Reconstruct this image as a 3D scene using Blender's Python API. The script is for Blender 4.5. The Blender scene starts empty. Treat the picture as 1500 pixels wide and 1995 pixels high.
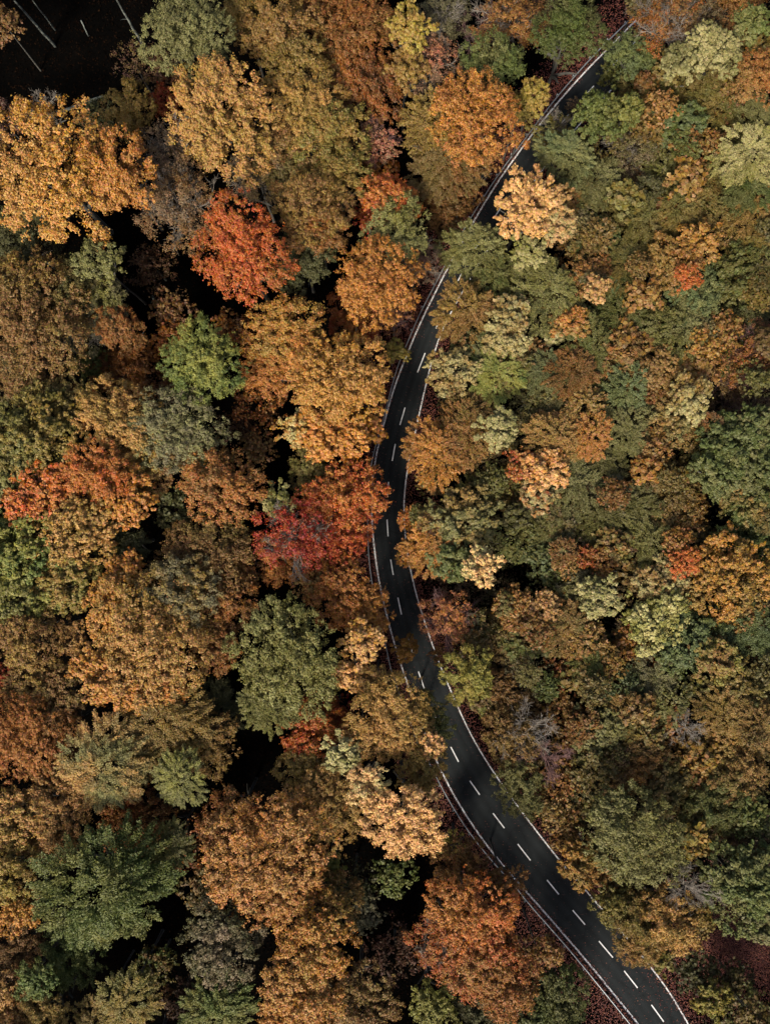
import bpy, math, random
import numpy as np

# ------------------------------------------------------------------ camera, light, exposure
SC = bpy.context.scene
COL = SC.collection
CAM_H = 125.0                      # drone height above the road at the middle of the frame
F_PX = 1559.0                      # focal length in pixels of the 1500 x 1995 photograph
cam_d = bpy.data.cameras.new('drone_camera')
cam = bpy.data.objects.new('drone_camera', cam_d)
COL.objects.link(cam)
cam_d.sensor_fit = 'VERTICAL'
cam_d.sensor_height = 36.0
cam_d.lens = F_PX / 1995.0 * 36.0
cam_d.clip_start = 1.0
cam_d.clip_end = 6000.0
cam.location = (0, 0, CAM_H)
cam.rotation_euler = (0, 0, 0)
SC.camera = cam

SUN_EL, SUN_AZ = math.radians(46), math.radians(203)    # veiled autumn sun behind the lower edge of the frame
W = bpy.data.worlds.new('World')
SC.world = W
W.use_nodes = True
wn = W.node_tree
sky = wn.nodes.new('ShaderNodeTexSky')
sky.sky_type = 'NISHITA'
sky.sun_disc = False
sky.sun_elevation = SUN_EL
sky.sun_rotation = SUN_AZ
sky.air_density = 1.0
sky.dust_density = 6.0
sky.ozone_density = 1.0
wn.links.new(sky.outputs[0], wn.nodes['Background'].inputs[0])
wn.nodes['Background'].inputs[1].default_value = 0.05
sd = bpy.data.lights.new('sun', 'SUN')
sd.energy = 1.5
sd.angle = math.radians(10)
sd.color = (1.0, 0.925, 0.79)
so = bpy.data.objects.new('sun', sd)
COL.objects.link(so)
so.rotation_euler = (math.pi / 2 - SUN_EL, 0, math.pi - SUN_AZ)
SC.view_settings.view_transform = 'Standard'
SC.view_settings.look = 'None'
SC.view_settings.gamma = 1.0
SC.view_settings.use_curve_mapping = False
SC.view_settings.exposure = 1.78
SC.cycles.max_bounces = 5
SC.cycles.diffuse_bounces = 2
SC.cycles.transmission_bounces = 3

# ------------------------------------------------------------------ terrain and pixel <-> world
def terrain(x, y):
    x = np.asarray(x, float)
    y = np.asarray(y, float)
    s = np.clip(-y / 80.0, -1.5, 1.6)
    z = np.where(s > 0, 13.0 * np.abs(s) ** 1.4, -2.5 * np.abs(s) ** 1.5)
    return z


def on_ground(px, py):
    """point of the ground that the photograph shows at px, py"""
    z = 0.0
    for _ in range(12):
        x = (px - 750.0) * (CAM_H - z) / F_PX
        y = -(py - 997.5) * (CAM_H - z) / F_PX
        z = float(terrain(x, y))
    return np.array((x, y, z))


def at_height(px, py, h):
    """point h metres above the ground that the photograph shows at px, py"""
    z = h
    for _ in range(16):
        x = (px - 750.0) * (CAM_H - z) / F_PX
        y = -(py - 997.5) * (CAM_H - z) / F_PX
        z = float(terrain(x, y)) + h
    return np.array((x, y, z))


# ------------------------------------------------------------------ mesh and material helpers
def lin(c):
    c = c / 255.0
    return c / 12.92 if c <= 0.04045 else ((c + 0.055) / 1.055) ** 2.4


def hexlin(h, k=1.0):
    return tuple(min(1.0, k * lin(int(h[i:i + 2], 16))) for i in (0, 2, 4))


def mesh_from(name, verts, faces, mat=None, smooth=False, fattr=None):
    """faces: int array (n, k) of equal-sided faces, or a list of such arrays"""
    verts = np.ascontiguousarray(verts, np.float32)
    if not isinstance(faces, list):
        faces = [faces]
    me = bpy.data.meshes.new(name)
    me.vertices.add(len(verts))
    me.vertices.foreach_set('co', verts.ravel())
    tot = np.concatenate([np.full(len(f), f.shape[1], np.int32) for f in faces])
    idx = np.concatenate([np.asarray(f, np.int32).ravel() for f in faces])
    me.loops.add(len(idx))
    me.loops.foreach_set('vertex_index', idx)
    me.polygons.add(len(tot))
    start = np.concatenate([[0], np.cumsum(tot)[:-1]]).astype(np.int32)
    me.polygons.foreach_set('loop_start', start)
    if smooth:
        me.polygons.foreach_set('use_smooth', np.ones(len(tot), bool))
    for k, v in (fattr or {}).items():
        a = me.attributes.new(k, 'FLOAT', 'FACE')
        a.data.foreach_set('value', np.ascontiguousarray(v, np.float32))
    me.update(calc_edges=True)
    if mat:
        me.materials.append(mat)
    return me


def link(name, me, parent=None):
    o = bpy.data.objects.new(name, me)
    COL.objects.link(o)
    if parent:
        o.parent = parent
    return o


def tag(o, label, cat, group=None):
    o['label'] = label
    o['category'] = cat
    if group:
        o['group'] = group


def new_mat(name):
    m = bpy.data.materials.new(name)
    m.use_nodes = True
    nt = m.node_tree
    return m, nt, nt.nodes['Principled BSDF'], nt.nodes['Material Output']


def noise(nt, scale, detail=6, rough=0.6, coord='Object'):
    tc = nt.nodes.new('ShaderNodeTexCoord')
    n = nt.nodes.new('ShaderNodeTexNoise')
    n.inputs['Scale'].default_value = scale
    n.inputs['Detail'].default_value = detail
    n.inputs['Roughness'].default_value = rough
    nt.links.new(tc.outputs[coord], n.inputs['Vector'])
    return n.outputs['Fac']


def ramp(nt, fac, stops):
    r = nt.nodes.new('ShaderNodeValToRGB')
    el = r.color_ramp.elements
    while len(el) < len(stops):
        el.new(0.5)
    for e, (p, c) in zip(el, stops):
        e.position = p
        e.color = (*c, 1)
    nt.links.new(fac, r.inputs[0])
    return r.outputs[0]


def mth(nt, op, a, b=None, c=None):
    n = nt.nodes.new('ShaderNodeMath')
    n.operation = op
    for i, v in enumerate((a, b, c)):
        if v is None:
            continue
        if isinstance(v, (int, float)):
            n.inputs[i].default_value = v
        else:
            nt.links.new(v, n.inputs[i])
    return n.outputs[0]


def leaf_material(name, translucent=0.10, spread=0.6, on_faces=False):
    m, nt, bsdf, out = new_mat(name)
    L = nt.links
    oi = nt.nodes.new('ShaderNodeObjectInfo')
    sec = nt.nodes.new('ShaderNodeAttribute')
    sec.attribute_type = 'GEOMETRY' if on_faces else 'OBJECT'
    sec.attribute_name = 'second_colour'
    cl = nt.nodes.new('ShaderNodeAttribute')
    cl.attribute_name = 'clump_tint'
    lf = nt.nodes.new('ShaderNodeAttribute')
    lf.attribute_name = 'leaf_tint'
    tc = nt.nodes.new('ShaderNodeTexCoord')
    ad = nt.nodes.new('ShaderNodeVectorMath')
    ad.operation = 'ADD'
    L.new(tc.outputs['Object'], ad.inputs[0])
    rn = mth(nt, 'MULTIPLY', oi.outputs['Random'], 40.0)
    L.new(rn, ad.inputs[1])
    n = nt.nodes.new('ShaderNodeTexNoise')
    n.inputs['Scale'].default_value = 1.1
    n.inputs['Detail'].default_value = 4
    L.new(ad.outputs[0], n.inputs['Vector'])
    f = mth(nt, 'MULTIPLY_ADD', n.outputs['Fac'], 3.0, -1.25)
    f = mth(nt, 'MULTIPLY_ADD', cl.outputs['Fac'], spread, f)
    f = mth(nt, 'MULTIPLY_ADD', lf.outputs['Fac'], 0.35, mth(nt, 'ADD', f, -0.35))
    f.node.use_clamp = True
    mx = nt.nodes.new('ShaderNodeMix')
    mx.data_type = 'RGBA'
    L.new(f, mx.inputs[0])
    if on_faces:
        pri = nt.nodes.new('ShaderNodeAttribute')
        pri.attribute_name = 'first_colour'
        L.new(pri.outputs['Color'], mx.inputs[6])
    else:
        L.new(oi.outputs['Color'], mx.inputs[6])
    L.new(sec.outputs['Color'], mx.inputs[7])
    hs = nt.nodes.new('ShaderNodeHueSaturation')
    L.new(mx.outputs[2], hs.inputs['Color'])
    # some leaves are yellower, some redder; some paler, some browner
    L.new(mth(nt, 'MULTIPLY_ADD', lf.outputs['Fac'], 0.05, 0.475), hs.inputs['Hue'])
    w = nt.nodes.new('ShaderNodeTexWhiteNoise')
    w.noise_dimensions = '1D'
    L.new(mth(nt, 'MULTIPLY', lf.outputs['Fac'], 977.0), w.inputs['W'])
    val = mth(nt, 'MULTIPLY_ADD', w.outputs['Value'], 0.32, 0.69)
    L.new(mth(nt, 'MULTIPLY_ADD', cl.outputs['Fac'], 0.32, val), hs.inputs['Value'])
    L.new(mth(nt, 'MULTIPLY_ADD', w.outputs['Value'], -0.2, 1.10), hs.inputs['Saturation'])
    L.new(hs.outputs[0], bsdf.inputs['Base Color'])
    bsdf.inputs['Roughness'].default_value = 0.55
    bsdf.inputs['Specular IOR Level'].default_value = 0.25
    tr = nt.nodes.new('ShaderNodeBsdfTranslucent')
    L.new(hs.outputs[0], tr.inputs['Color'])
    ms = nt.nodes.new('ShaderNodeMixShader')
    ms.inputs[0].default_value = translucent
    L.new(bsdf.outputs[0], ms.inputs[1])
    L.new(tr.outputs[0], ms.inputs[2])
    L.new(ms.outputs[0], out.inputs['Surface'])
    return m


def bark_material(name, dark, pale, scale=3.0):
    m, nt, bsdf, out = new_mat(name)
    fac = noise(nt, scale, 8, 0.7)
    nt.links.new(ramp(nt, fac, [(0.35, dark), (0.62, pale)]), bsdf.inputs['Base Color'])
    bsdf.inputs['Roughness'].default_value = 0.9
    b = nt.nodes.new('ShaderNodeBump')
    b.inputs['Strength'].default_value = 0.5
    nt.links.new(fac, b.inputs['Height'])
    nt.links.new(b.outputs[0], bsdf.inputs['Normal'])
    return m


M_LEAF = leaf_material('autumn_leaves')
M_LEAF_MASS = leaf_material('autumn_leaves_of_the_understorey', on_faces=True)
M_BARK = bark_material('grey_beech_bark', (0.03, 0.028, 0.023), (0.11, 0.105, 0.09))
M_TWIG = bark_material('bare_grey_twigs', (0.11, 0.092, 0.072), (0.27, 0.235, 0.195), 1.2)
M_REDTWIG = bark_material('bare_reddish_twigs', (0.10, 0.05, 0.045), (0.22, 0.12, 0.11), 1.2)
M_BIRCH = bark_material('pale_birch_bark', (0.008, 0.009, 0.008), (0.19, 0.21, 0.185), 0.7)


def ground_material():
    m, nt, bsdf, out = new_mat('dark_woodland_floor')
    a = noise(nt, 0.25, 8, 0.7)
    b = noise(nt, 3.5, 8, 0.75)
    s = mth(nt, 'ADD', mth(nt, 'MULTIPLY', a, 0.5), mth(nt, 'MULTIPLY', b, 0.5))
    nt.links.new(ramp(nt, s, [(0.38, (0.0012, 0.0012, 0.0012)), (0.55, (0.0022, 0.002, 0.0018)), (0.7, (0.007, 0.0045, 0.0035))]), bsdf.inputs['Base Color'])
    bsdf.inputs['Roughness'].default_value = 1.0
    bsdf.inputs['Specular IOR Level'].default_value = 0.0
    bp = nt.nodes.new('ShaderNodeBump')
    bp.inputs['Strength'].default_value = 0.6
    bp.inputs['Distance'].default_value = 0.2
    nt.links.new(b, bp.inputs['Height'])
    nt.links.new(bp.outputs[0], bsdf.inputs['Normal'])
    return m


def asphalt_material():
    m, nt, bsdf, out = new_mat('dark_asphalt')
    a = noise(nt, 0.35, 6, 0.65)
    b = noise(nt, 14.0, 4, 0.7)
    s = mth(nt, 'ADD', mth(nt, 'MULTIPLY', a, 0.6), mth(nt, 'MULTIPLY', b, 0.4))
    nt.links.new(ramp(nt, s, [(0.30, (0.012, 0.0142, 0.015)), (0.66, (0.020, 0.0230, 0.024))]), bsdf.inputs['Base Color'])
    bc = bsdf.inputs['Base Color']
    old = bc.links[0].from_socket
    ac = nt.nodes.new('ShaderNodeAttribute')
    ac.attribute_name = 'across'
    tr = ramp(nt, ac.outputs['Fac'], [(0.0, (0.55, 0.5, 0.45)), (0.1, (0.85, 0.85, 0.85)), (0.2, (1.22, 1.2, 1.2)), (0.3, (0.9, 0.9, 0.9)), (0.4, (1.2, 1.2, 1.2)), (0.5, (0.82, 0.82, 0.82)),
                                        (0.6, (1.2, 1.2, 1.2)), (0.7, (0.9, 0.9, 0.9)), (0.8, (1.22, 1.2, 1.2)), (0.9, (0.85, 0.85, 0.85)), (1.0, (0.5, 0.45, 0.4))])
    mu = nt.nodes.new('ShaderNodeMix')
    mu.data_type = 'RGBA'
    mu.blend_type = 'MULTIPLY'
    mu.inputs[0].default_value = 1.0
    nt.links.new(old, mu.inputs[6])
    nt.links.new(tr, mu.inputs[7])
    # tar-filled cracks and patched pieces
    tc = nt.nodes.new('ShaderNodeTexCoord')
    vo = nt.nodes.new('ShaderNodeTexVoronoi')
    vo.feature = 'DISTANCE_TO_EDGE'
    vo.inputs['Scale'].default_value = 0.16
    wob = nt.nodes.new('ShaderNodeTexNoise')
    wob.inputs['Scale'].default_value = 0.9
    wob.inputs['Detail'].default_value = 5
    nt.links.new(tc.outputs['Object'], wob.inputs['Vector'])
    vm = nt.nodes.new('ShaderNodeVectorMath')
    vm.operation = 'MULTIPLY_ADD'
    vm.inputs[1].default_value = (2.0, 2.0, 0)
    nt.links.new(wob.outputs['Color'], vm.inputs[0])
    nt.links.new(tc.outputs['Object'], vm.inputs[2])
    nt.links.new(vm.outputs[0], vo.inputs['Vector'])
    cr = ramp(nt, vo.outputs['Distance'], [(0.0, (0.45, 0.45, 0.45)), (0.012, (0.5, 0.5, 0.5)), (0.022, (1, 1, 1))])
    m2 = nt.nodes.new('ShaderNodeMix')
    m2.data_type = 'RGBA'
    m2.blend_type = 'MULTIPLY'
    m2.inputs[0].default_value = 0.35
    nt.links.new(mu.outputs[2], m2.inputs[6])
    nt.links.new(cr, m2.inputs[7])
    nt.links.new(m2.outputs[2], bc)
    bsdf.inputs['Roughness'].default_value = 0.9
    bsdf.inputs['Specular IOR Level'].default_value = 0.12
    bp = nt.nodes.new('ShaderNodeBump')
    bp.inputs['Strength'].default_value = 0.25
    bp.inputs['Distance'].default_value = 0.02
    nt.links.new(b, bp.inputs['Height'])
    nt.links.new(bp.outputs[0], bsdf.inputs['Normal'])
    return m


def paint_material():
    m, nt, bsdf, out = new_mat('worn_white_paint')
    s = noise(nt, 5.0, 8, 0.8)
    nt.links.new(ramp(nt, s, [(0.34, (0.20, 0.20, 0.20)), (0.44, (0.74, 0.74, 0.73)), (0.75, (0.86, 0.86, 0.85))]), bsdf.inputs['Base Color'])
    bsdf.inputs['Roughness'].default_value = 0.6
    return m


def steel_material():
    m, nt, bsdf, out = new_mat('galvanised_steel')
    s = noise(nt, 2.0, 6, 0.7)
    nt.links.new(ramp(nt, s, [(0.3, (0.30, 0.33, 0.34)), (0.7, (0.52, 0.55, 0.56))]), bsdf.inputs['Base Color'])
    bsdf.inputs['Metallic'].default_value = 0.6
    bsdf.inputs['Roughness'].default_value = 0.5
    return m


M_GROUND, M_ASPH, M_PAINT, M_STEEL = ground_material(), asphalt_material(), paint_material(), steel_material()

# ------------------------------------------------------------------ ground sheet
def ground():
    a = np.concatenate([[-2500, -1200, -600, -300, -180], np.arange(-120, 121, 3.0), [180, 300, 600, 1200, 2500]])
    X, Y = np.meshgrid(a, a)
    rng = np.random.default_rng(3)
    Z = terrain(X, Y) + 0.0
    v = np.stack([X, Y, Z], -1).reshape(-1, 3)
    n = len(a)
    i = np.arange(n - 1)[:, None] * n + np.arange(n - 1)[None]
    f = np.stack([i, i + 1, i + n + 1, i + n], -1).reshape(-1, 4)
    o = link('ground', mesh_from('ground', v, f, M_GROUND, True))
    o['kind'] = 'structure'


ground()

# ------------------------------------------------------------------ road
LEFT_LINE = [(1330, -55), (1281, -4), (1232, 46), (1175, 103), (1118, 162), (1060, 231), (1030, 270), (1000, 311), (970, 353), (933, 413),
             (905, 463), (877, 512), (853, 560), (820, 625), (793, 690), (773, 740), (757, 790), (741, 853), (733, 885), (728, 917), (723, 965),
             (724, 1010), (728, 1060), (735, 1115), (746, 1170), (760, 1225), (776, 1280), (793, 1330), (812, 1385), (832, 1440),
             (856, 1496), (884, 1550), (913, 1597), (943, 1640), (972, 1677), (1003, 1713), (1033, 1746), (1100, 1822), (1160, 1893), (1200, 1943), (1242, 1994), (1285, 2050)]
RIGHT_LINE = [(1365, -10), (1310, 47), (1262, 98), (1213, 150), (1177, 190), (1130, 240), (1095, 282), (1063, 321), (1040, 353), (1006, 400), (975, 447),
              (943, 497), (915, 545), (888, 590), (862, 640), (845, 688), (833, 735), (820, 790), (808, 847), (797, 893), (790, 937), (786, 985),
              (788, 1035), (793, 1078), (805, 1137), (817, 1180), (833, 1230), (856, 1295), (882, 1355), (903, 1403), (923, 1443), (953, 1493),
              (990, 1546), (1030, 1600), (1057, 1635), (1083, 1668), (1107, 1697), (1123, 1715), (1160, 1757), (1204, 1807), (1245, 1857), (1277, 1896),
              (1307, 1938), (1340, 1995), (1370, 2050)]


def smooth_path(pts, step=0.8):
    p = np.array([on_ground(*q) for q in pts])[:, :2]
    for _ in range(3):                      # corner cutting
        q = np.empty((2 * len(p), 2))
        q[0::2] = p
        q[1:-1:2] = 0.5 * (p[1:] + p[:-1])
        q[-1] = p[-1]
        q[1:-1] = 0.25 * q[:-2] + 0.5 * q[1:-1] + 0.25 * q[2:]
        p = q
    s = np.concatenate([[0], np.cumsum(np.linalg.norm(np.diff(p, axis=0), axis=1))])
    t = np.arange(0, s[-1], step)
    return np.stack([np.interp(t, s, p[:, 0]), np.interp(t, s, p[:, 1])], 1)


def normals2(p):
    t = np.gradient(p, axis=0)
    t /= np.linalg.norm(t, axis=1)[:, None]
    return t, np.stack([t[:, 1], -t[:, 0]], 1)          # tangent, right-hand normal


LL, RL = smooth_path(LEFT_LINE), smooth_path(RIGHT_LINE)
LT, LN = normals2(LL)       # path runs from the top of the frame down, so +LN points to screen-left
RT, RN = normals2(RL)


def strip(a, b, lift, mat, name, parent=None, cross=1, thick=0.0):
    """ribbon between two equally long paths, draped on the terrain"""
    rows = []
    for k in range(cross + 1):
        q = a + (b - a) * k / cross
        rows.append(np.column_stack([q, terrain(q[:, 0], q[:, 1]) + lift]))
    v = np.stack(rows, 1)
    n, m = v.shape[:2]
    v = v.reshape(-1, 3)
    i = np.arange(n - 1)[:, None] * m + np.arange(m - 1)[None]
    f = np.stack([i, i + m, i + m + 1, i + 1], -1).reshape(-1, 4)
    if np.cross(v[f[0, 1]] - v[f[0, 0]], v[f[0, 3]] - v[f[0, 0]])[2] < 0:
        f = f[:, ::-1]
    return link(name, mesh_from(name, v, f, mat), parent)


def resample(p, n):
    s = np.concatenate([[0], np.cumsum(np.linalg.norm(np.diff(p, axis=0), axis=1))])
    t = np.linspace(0, s[-1], n)
    return np.stack([np.interp(t, s, p[:, 0]), np.interp(t, s, p[:, 1])], 1)


nR = 420
RLr, LLr = resample(RL + 0.0, nR), resample(LL, nR)
_, rn = normals2(RLr)
_, ln = normals2(LLr)
road = strip(LLr + ln * 0.45, RLr - rn * 0.40, 0.07, M_ASPH, 'road', None, 20)
at = road.data.attributes.new('across', 'FLOAT', 'POINT')
at.data.foreach_set('value', np.tile(np.linspace(0, 1, 21), nR).astype(np.float32))
road['kind'] = 'structure'


def edge_line(p, n, w, name='edge_line'):
    o = strip(p - n * w / 2, p + n * w / 2, 0.076, M_PAINT, name, road)
    return o


lowp = LL                              # narrower paint where the litter creeps over it
edge_line(LLr, ln, 0.23)
edge_line(RLr, rn, 0.19)
DASHES = [((1292, 1990), (1268, 1957)), ((1241, 1924), (1215, 1891)), ((1193, 1865), (1166, 1833)), ((1139, 1801), (1115, 1773)), ((1088, 1742), (1065, 1714)),
          ((1033, 1676), (1008, 1644)), ((982, 1613), (960, 1584)), ((934, 1548), (915, 1521)), ((893, 1484), (878, 1455)), ((854, 1413), (843, 1384)),
          ((826, 1341), (815, 1308)), ((803, 1272), (793, 1237)), ((782, 1197), (775, 1164)), ((766, 1120), (761, 1090)), ((756, 1045), (754, 1012)),
          ((755, 968), (757, 939)), ((764, 898), (770, 865)), ((779, 828), (789, 794)), ((813, 726), (828, 688)), ((849, 640), (864, 607)),
          ((884, 562), (902, 528)), ((921, 492), (942, 458)), ((962, 425), (984, 391)), ((1002, 362), (1021, 333)), ((1041, 304), (1061, 279)), ((1091, 243), (1107, 223)), ((1133, 193), (1156, 168)), ((1180, 142), (1202, 118)), ((1226, 93), (1248, 70))]
for a, b in DASHES:
    A, B = on_ground(*a), on_ground(*b)
    d = (B - A)[:2]
    d /= np.linalg.norm(d)
    nrm = np.array((d[1], -d[0])) * 0.085
    P = np.linspace(A[:2], B[:2], 6)
    strip(P - nrm, P + nrm, 0.077, M_PAINT, 'centre_dash', road)

# ------------------------------------------------------------------ guardrail along the outer edge
RAIL = [(1285, -18), (1230, 38), (1173, 93), (1140, 128), (1108, 164), (1076, 202), (1047, 240), (1017, 281), (985, 322), (955, 366), (925, 413), (905, 447),
        (880, 491), (860, 533), (836, 578), (813, 623), (797, 663), (775, 712), (761, 765), (747, 820), (733, 867), (724, 902), (720, 933), (717, 985),
        (717, 1050), (720, 1100), (728, 1150), (737, 1190), (752, 1253), (760, 1297), (767, 1316), (783, 1365), (806, 1420), (832, 1475), (860, 1532), (890, 1583), (920, 1628), (967, 1685),
        (998, 1716), (1020, 1746), (1050, 1780), (1110, 1848), (1167, 1918), (1230, 1995), (1272, 2050)]
rail_root = bpy.data.objects.new('guardrail', None)
COL.objects.link(rail_root)
tag(rail_root, 'long grey steel guardrail following the outer edge of the curving road', 'guardrail')
RP = smooth_path(RAIL, 0.5)
rt, rnn = normals2(RP)


def build_rail():
    prof = np.array([(-0.04, 0.45), (0.03, 0.49), (0.03, 0.56), (-0.03, 0.60), (0.03, 0.64), (0.03, 0.71), (-0.05, 0.76), (-0.10, 0.755), (-0.10, 0.74), (-0.05, 0.74),
                     (0.0, 0.71), (0.0, 0.64), (-0.06, 0.60), (0.0, 0.56), (0.0, 0.49), (-0.07, 0.45)])
    z = terrain(RP[:, 0], RP[:, 1]) + 0.02
    k = len(prof)
    v = np.empty((len(RP), k, 3))
    for j, (u, h) in enumerate(prof):
        v[:, j, :2] = RP - rnn * u
        v[:, j, 2] = z + h
    n = len(RP)
    i = np.arange(n - 1)[:, None] * k
    j = np.arange(k)[None]
    f = np.stack([i + j, i + (j + 1) % k, i + k + (j + 1) % k, i + k + j], -1).reshape(-1, 4)
    link('rail', mesh_from('rail', v.reshape(-1, 3), f, M_STEEL), rail_root)
    # sigma posts behind the rail with a spacer arm, one mesh each
    def box(x0, x1, y0, y1, z0, z1):
        v = np.array([(x, y, z) for z in (z0, z1) for y in (y0, y1) for x in (x0, x1)], float)
        return v, np.array([(0, 2, 3, 1), (4, 5, 7, 6), (0, 1, 5, 4), (2, 6, 7, 3), (0, 4, 6, 2), (1, 3, 7, 5)])
    vs, fs, o = [], [], 0
    for b in ((-0.05, 0.05, 0.30, 0.36, -0.3, 0.78), (-0.035, 0.035, 0.10, 0.30, 0.56, 0.70), (-0.08, 0.08, 0.36, 0.375, -0.3, 0.76)):
        v, f = box(*b)
        vs.append(v)
        fs.append(f + o)
        o += 8
    me = mesh_from('post', np.concatenate(vs), np.concatenate(fs), M_STEEL)
    s = 0
    step = 4.0
    while s * 0.5 < len(RP) * 0.5 - 1:
        idx = int(s / 0.5)
        if idx >= len(RP):
            break
        p = RP[idx]
        ob = link('post', me, rail_root)
        ob.location = (p[0], p[1], float(terrain(*p)) + 0.02)
        nn = rnn[idx]
        ob.rotation_euler = (0, 0, math.atan2(nn[1], nn[0]) - math.pi / 2)
        s += step


build_rail()

# ------------------------------------------------------------------ leaf geometry
def unit(v):
    return v / np.maximum(np.linalg.norm(v, axis=-1, keepdims=True), 1e-9)


def leaf_quads(p, nrm, tan, L, Wd, fold=0.12):
    """each leaf spray: one bent rhombus"""
    n = len(p)
    nrm = unit(nrm)
    b = unit(np.cross(nrm, tan))
    t = np.cross(b, nrm)
    L = np.broadcast_to(L, (n,))[:, None]
    Wd = np.broadcast_to(Wd, (n,))[:, None]
    v = np.empty((n, 4, 3))
    v[:, 0] = p - t * L * 0.5
    v[:, 1] = p + b * Wd * 0.5 + nrm * L * fold + t * L * 0.08
    v[:, 2] = p + t * L * 0.5 - nrm * L * fold
    v[:, 3] = p - b * Wd * 0.5 + nrm * L * fold + t * L * 0.08
    f = np.arange(4 * n).reshape(n, 4)
    return v.reshape(-1, 3), f


def rdir(rng, n, zmin=-1.0):
    z = rng.uniform(zmin, 1, n)
    a = rng.uniform(0, 2 * math.pi, n)
    r = np.sqrt(np.maximum(0, 1 - z * z))
    return np.stack([r * np.cos(a), r * np.sin(a), z], 1)


def lobes(rng, n_ring, inner=0.5, rad=(0.36, 0.5)):
    c = [(rng.normal(0, .06), rng.normal(0, .06), 0.22)]
    r = [0.5]
    a0 = rng.uniform(0, 6.28)
    for k in range(n_ring):
        a = a0 + 6.283 * (k + rng.uniform(-.3, .3)) / n_ring
        d = inner * rng.uniform(0.85, 1.18)
        c.append((d * math.cos(a), d * math.sin(a), rng.uniform(-0.22, 0.18)))
        r.append(rng.uniform(*rad))
    for k in range(max(2, n_ring // 2)):
        a = rng.uniform(0, 6.28)
        d = rng.uniform(0.2, 0.4)
        c.append((d * math.cos(a), d * math.sin(a), rng.uniform(0.15, 0.36)))
        r.append(rng.uniform(0.24, 0.34))
    return np.array(c), np.array(r)


def clump_points(rng, n_clump, C, R, depth=0.82, zmin=-0.45):
    pts, out = [], []
    while len(pts) < n_clump:
        m = 400
        k = rng.choice(len(R), m, p=R ** 2 / (R ** 2).sum())
        d = rdir(rng, m, zmin)
        p = C[k] + d * R[k][:, None] * rng.uniform(0.82, 1.05, m)[:, None] * np.array((1, 1, 0.85))
        dist = np.linalg.norm((p[:, None] - C[None]) / np.array((1, 1, .85)), axis=2) / R[None]
        dist[np.arange(m), k] = 9
        ok = dist.min(1) > depth
        pts += list(p[ok])
        out += list(d[ok])
    i = rng.permutation(len(pts))[:n_clump]
    return np.array(pts)[i], np.array(out)[i]


def crown_clumpy(seed, n_leaf, leaf, n_clump, n_ring, crad=(0.09, 0.19), aspect=0.75, rough=0.65, droop=0.0, airy=0.0, n_tuft=700, trad=(0.035, 0.06), depth=0.66):
    """lobes of the crown > clumps > tufts > leaves"""
    rng = np.random.default_rng(seed)
    C, R = lobes(rng, n_ring)
    cp, cd = clump_points(rng, n_clump, C, R, depth)
    cp = cp * (1 + rng.normal(0, 0.05, (n_clump, 1)))
    cr = rng.uniform(*crad, n_clump)
    ct = rng.uniform(0, 1, n_clump)
    w = cr ** 2
    # tufts sit on the outer shell of their clump
    k = rng.choice(n_clump, n_tuft, p=w / w.sum())
    d = unit(rdir(rng, n_tuft) + 0.75 * cd[k] + np.array((0, 0, 0.25)))
    tp = cp[k] + d * (cr[k] * rng.uniform(0.55, 1.12, n_tuft))[:, None] * np.array((1.05, 1.05, 0.8))
    td = unit(d + 0.6 * cd[k])
    tr = rng.uniform(*trad, n_tuft)
    tt = np.clip(ct[k] + rng.normal(0, 0.22, n_tuft), 0, 1)
    # a tuft is a short leafy shoot: long axis outwards
    j = rng.choice(n_tuft, n_leaf, p=tr ** 2 / (tr ** 2).sum())
    o = rdir(rng, n_leaf) * (rng.uniform(0, 1, n_leaf) ** 0.42)[:, None]
    ax = rng.normal(0, 0.65, n_leaf)
    p = tp[j] + (o * np.array((1, 1, 0.75)) + td[j] * ax[:, None]) * tr[j][:, None]
    if airy:
        p += rng.normal(0, airy, p.shape)
    # a sparse inner layer keeps the crown from being see-through
    inner = rng.random(n_leaf) < 0.12
    p[inner] *= rng.uniform(0.45, 0.85, (inner.sum(), 1))
    nrm = unit(o) * 0.5 + td[j] * 0.45 + np.array((0, 0, 0.4)) + rng.normal(0, rough, p.shape) * 0.47
    tan = unit(o + 0.8 * td[j] + rng.normal(0, 0.5, p.shape) - np.array((0, 0, droop)))
    s = rng.uniform(0.7, 1.35, n_leaf) * leaf
    v, f = leaf_quads(p, nrm, tan, s, s * aspect)
    return v, f, tt[j], rng.uniform(0, 1, n_leaf)


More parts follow.
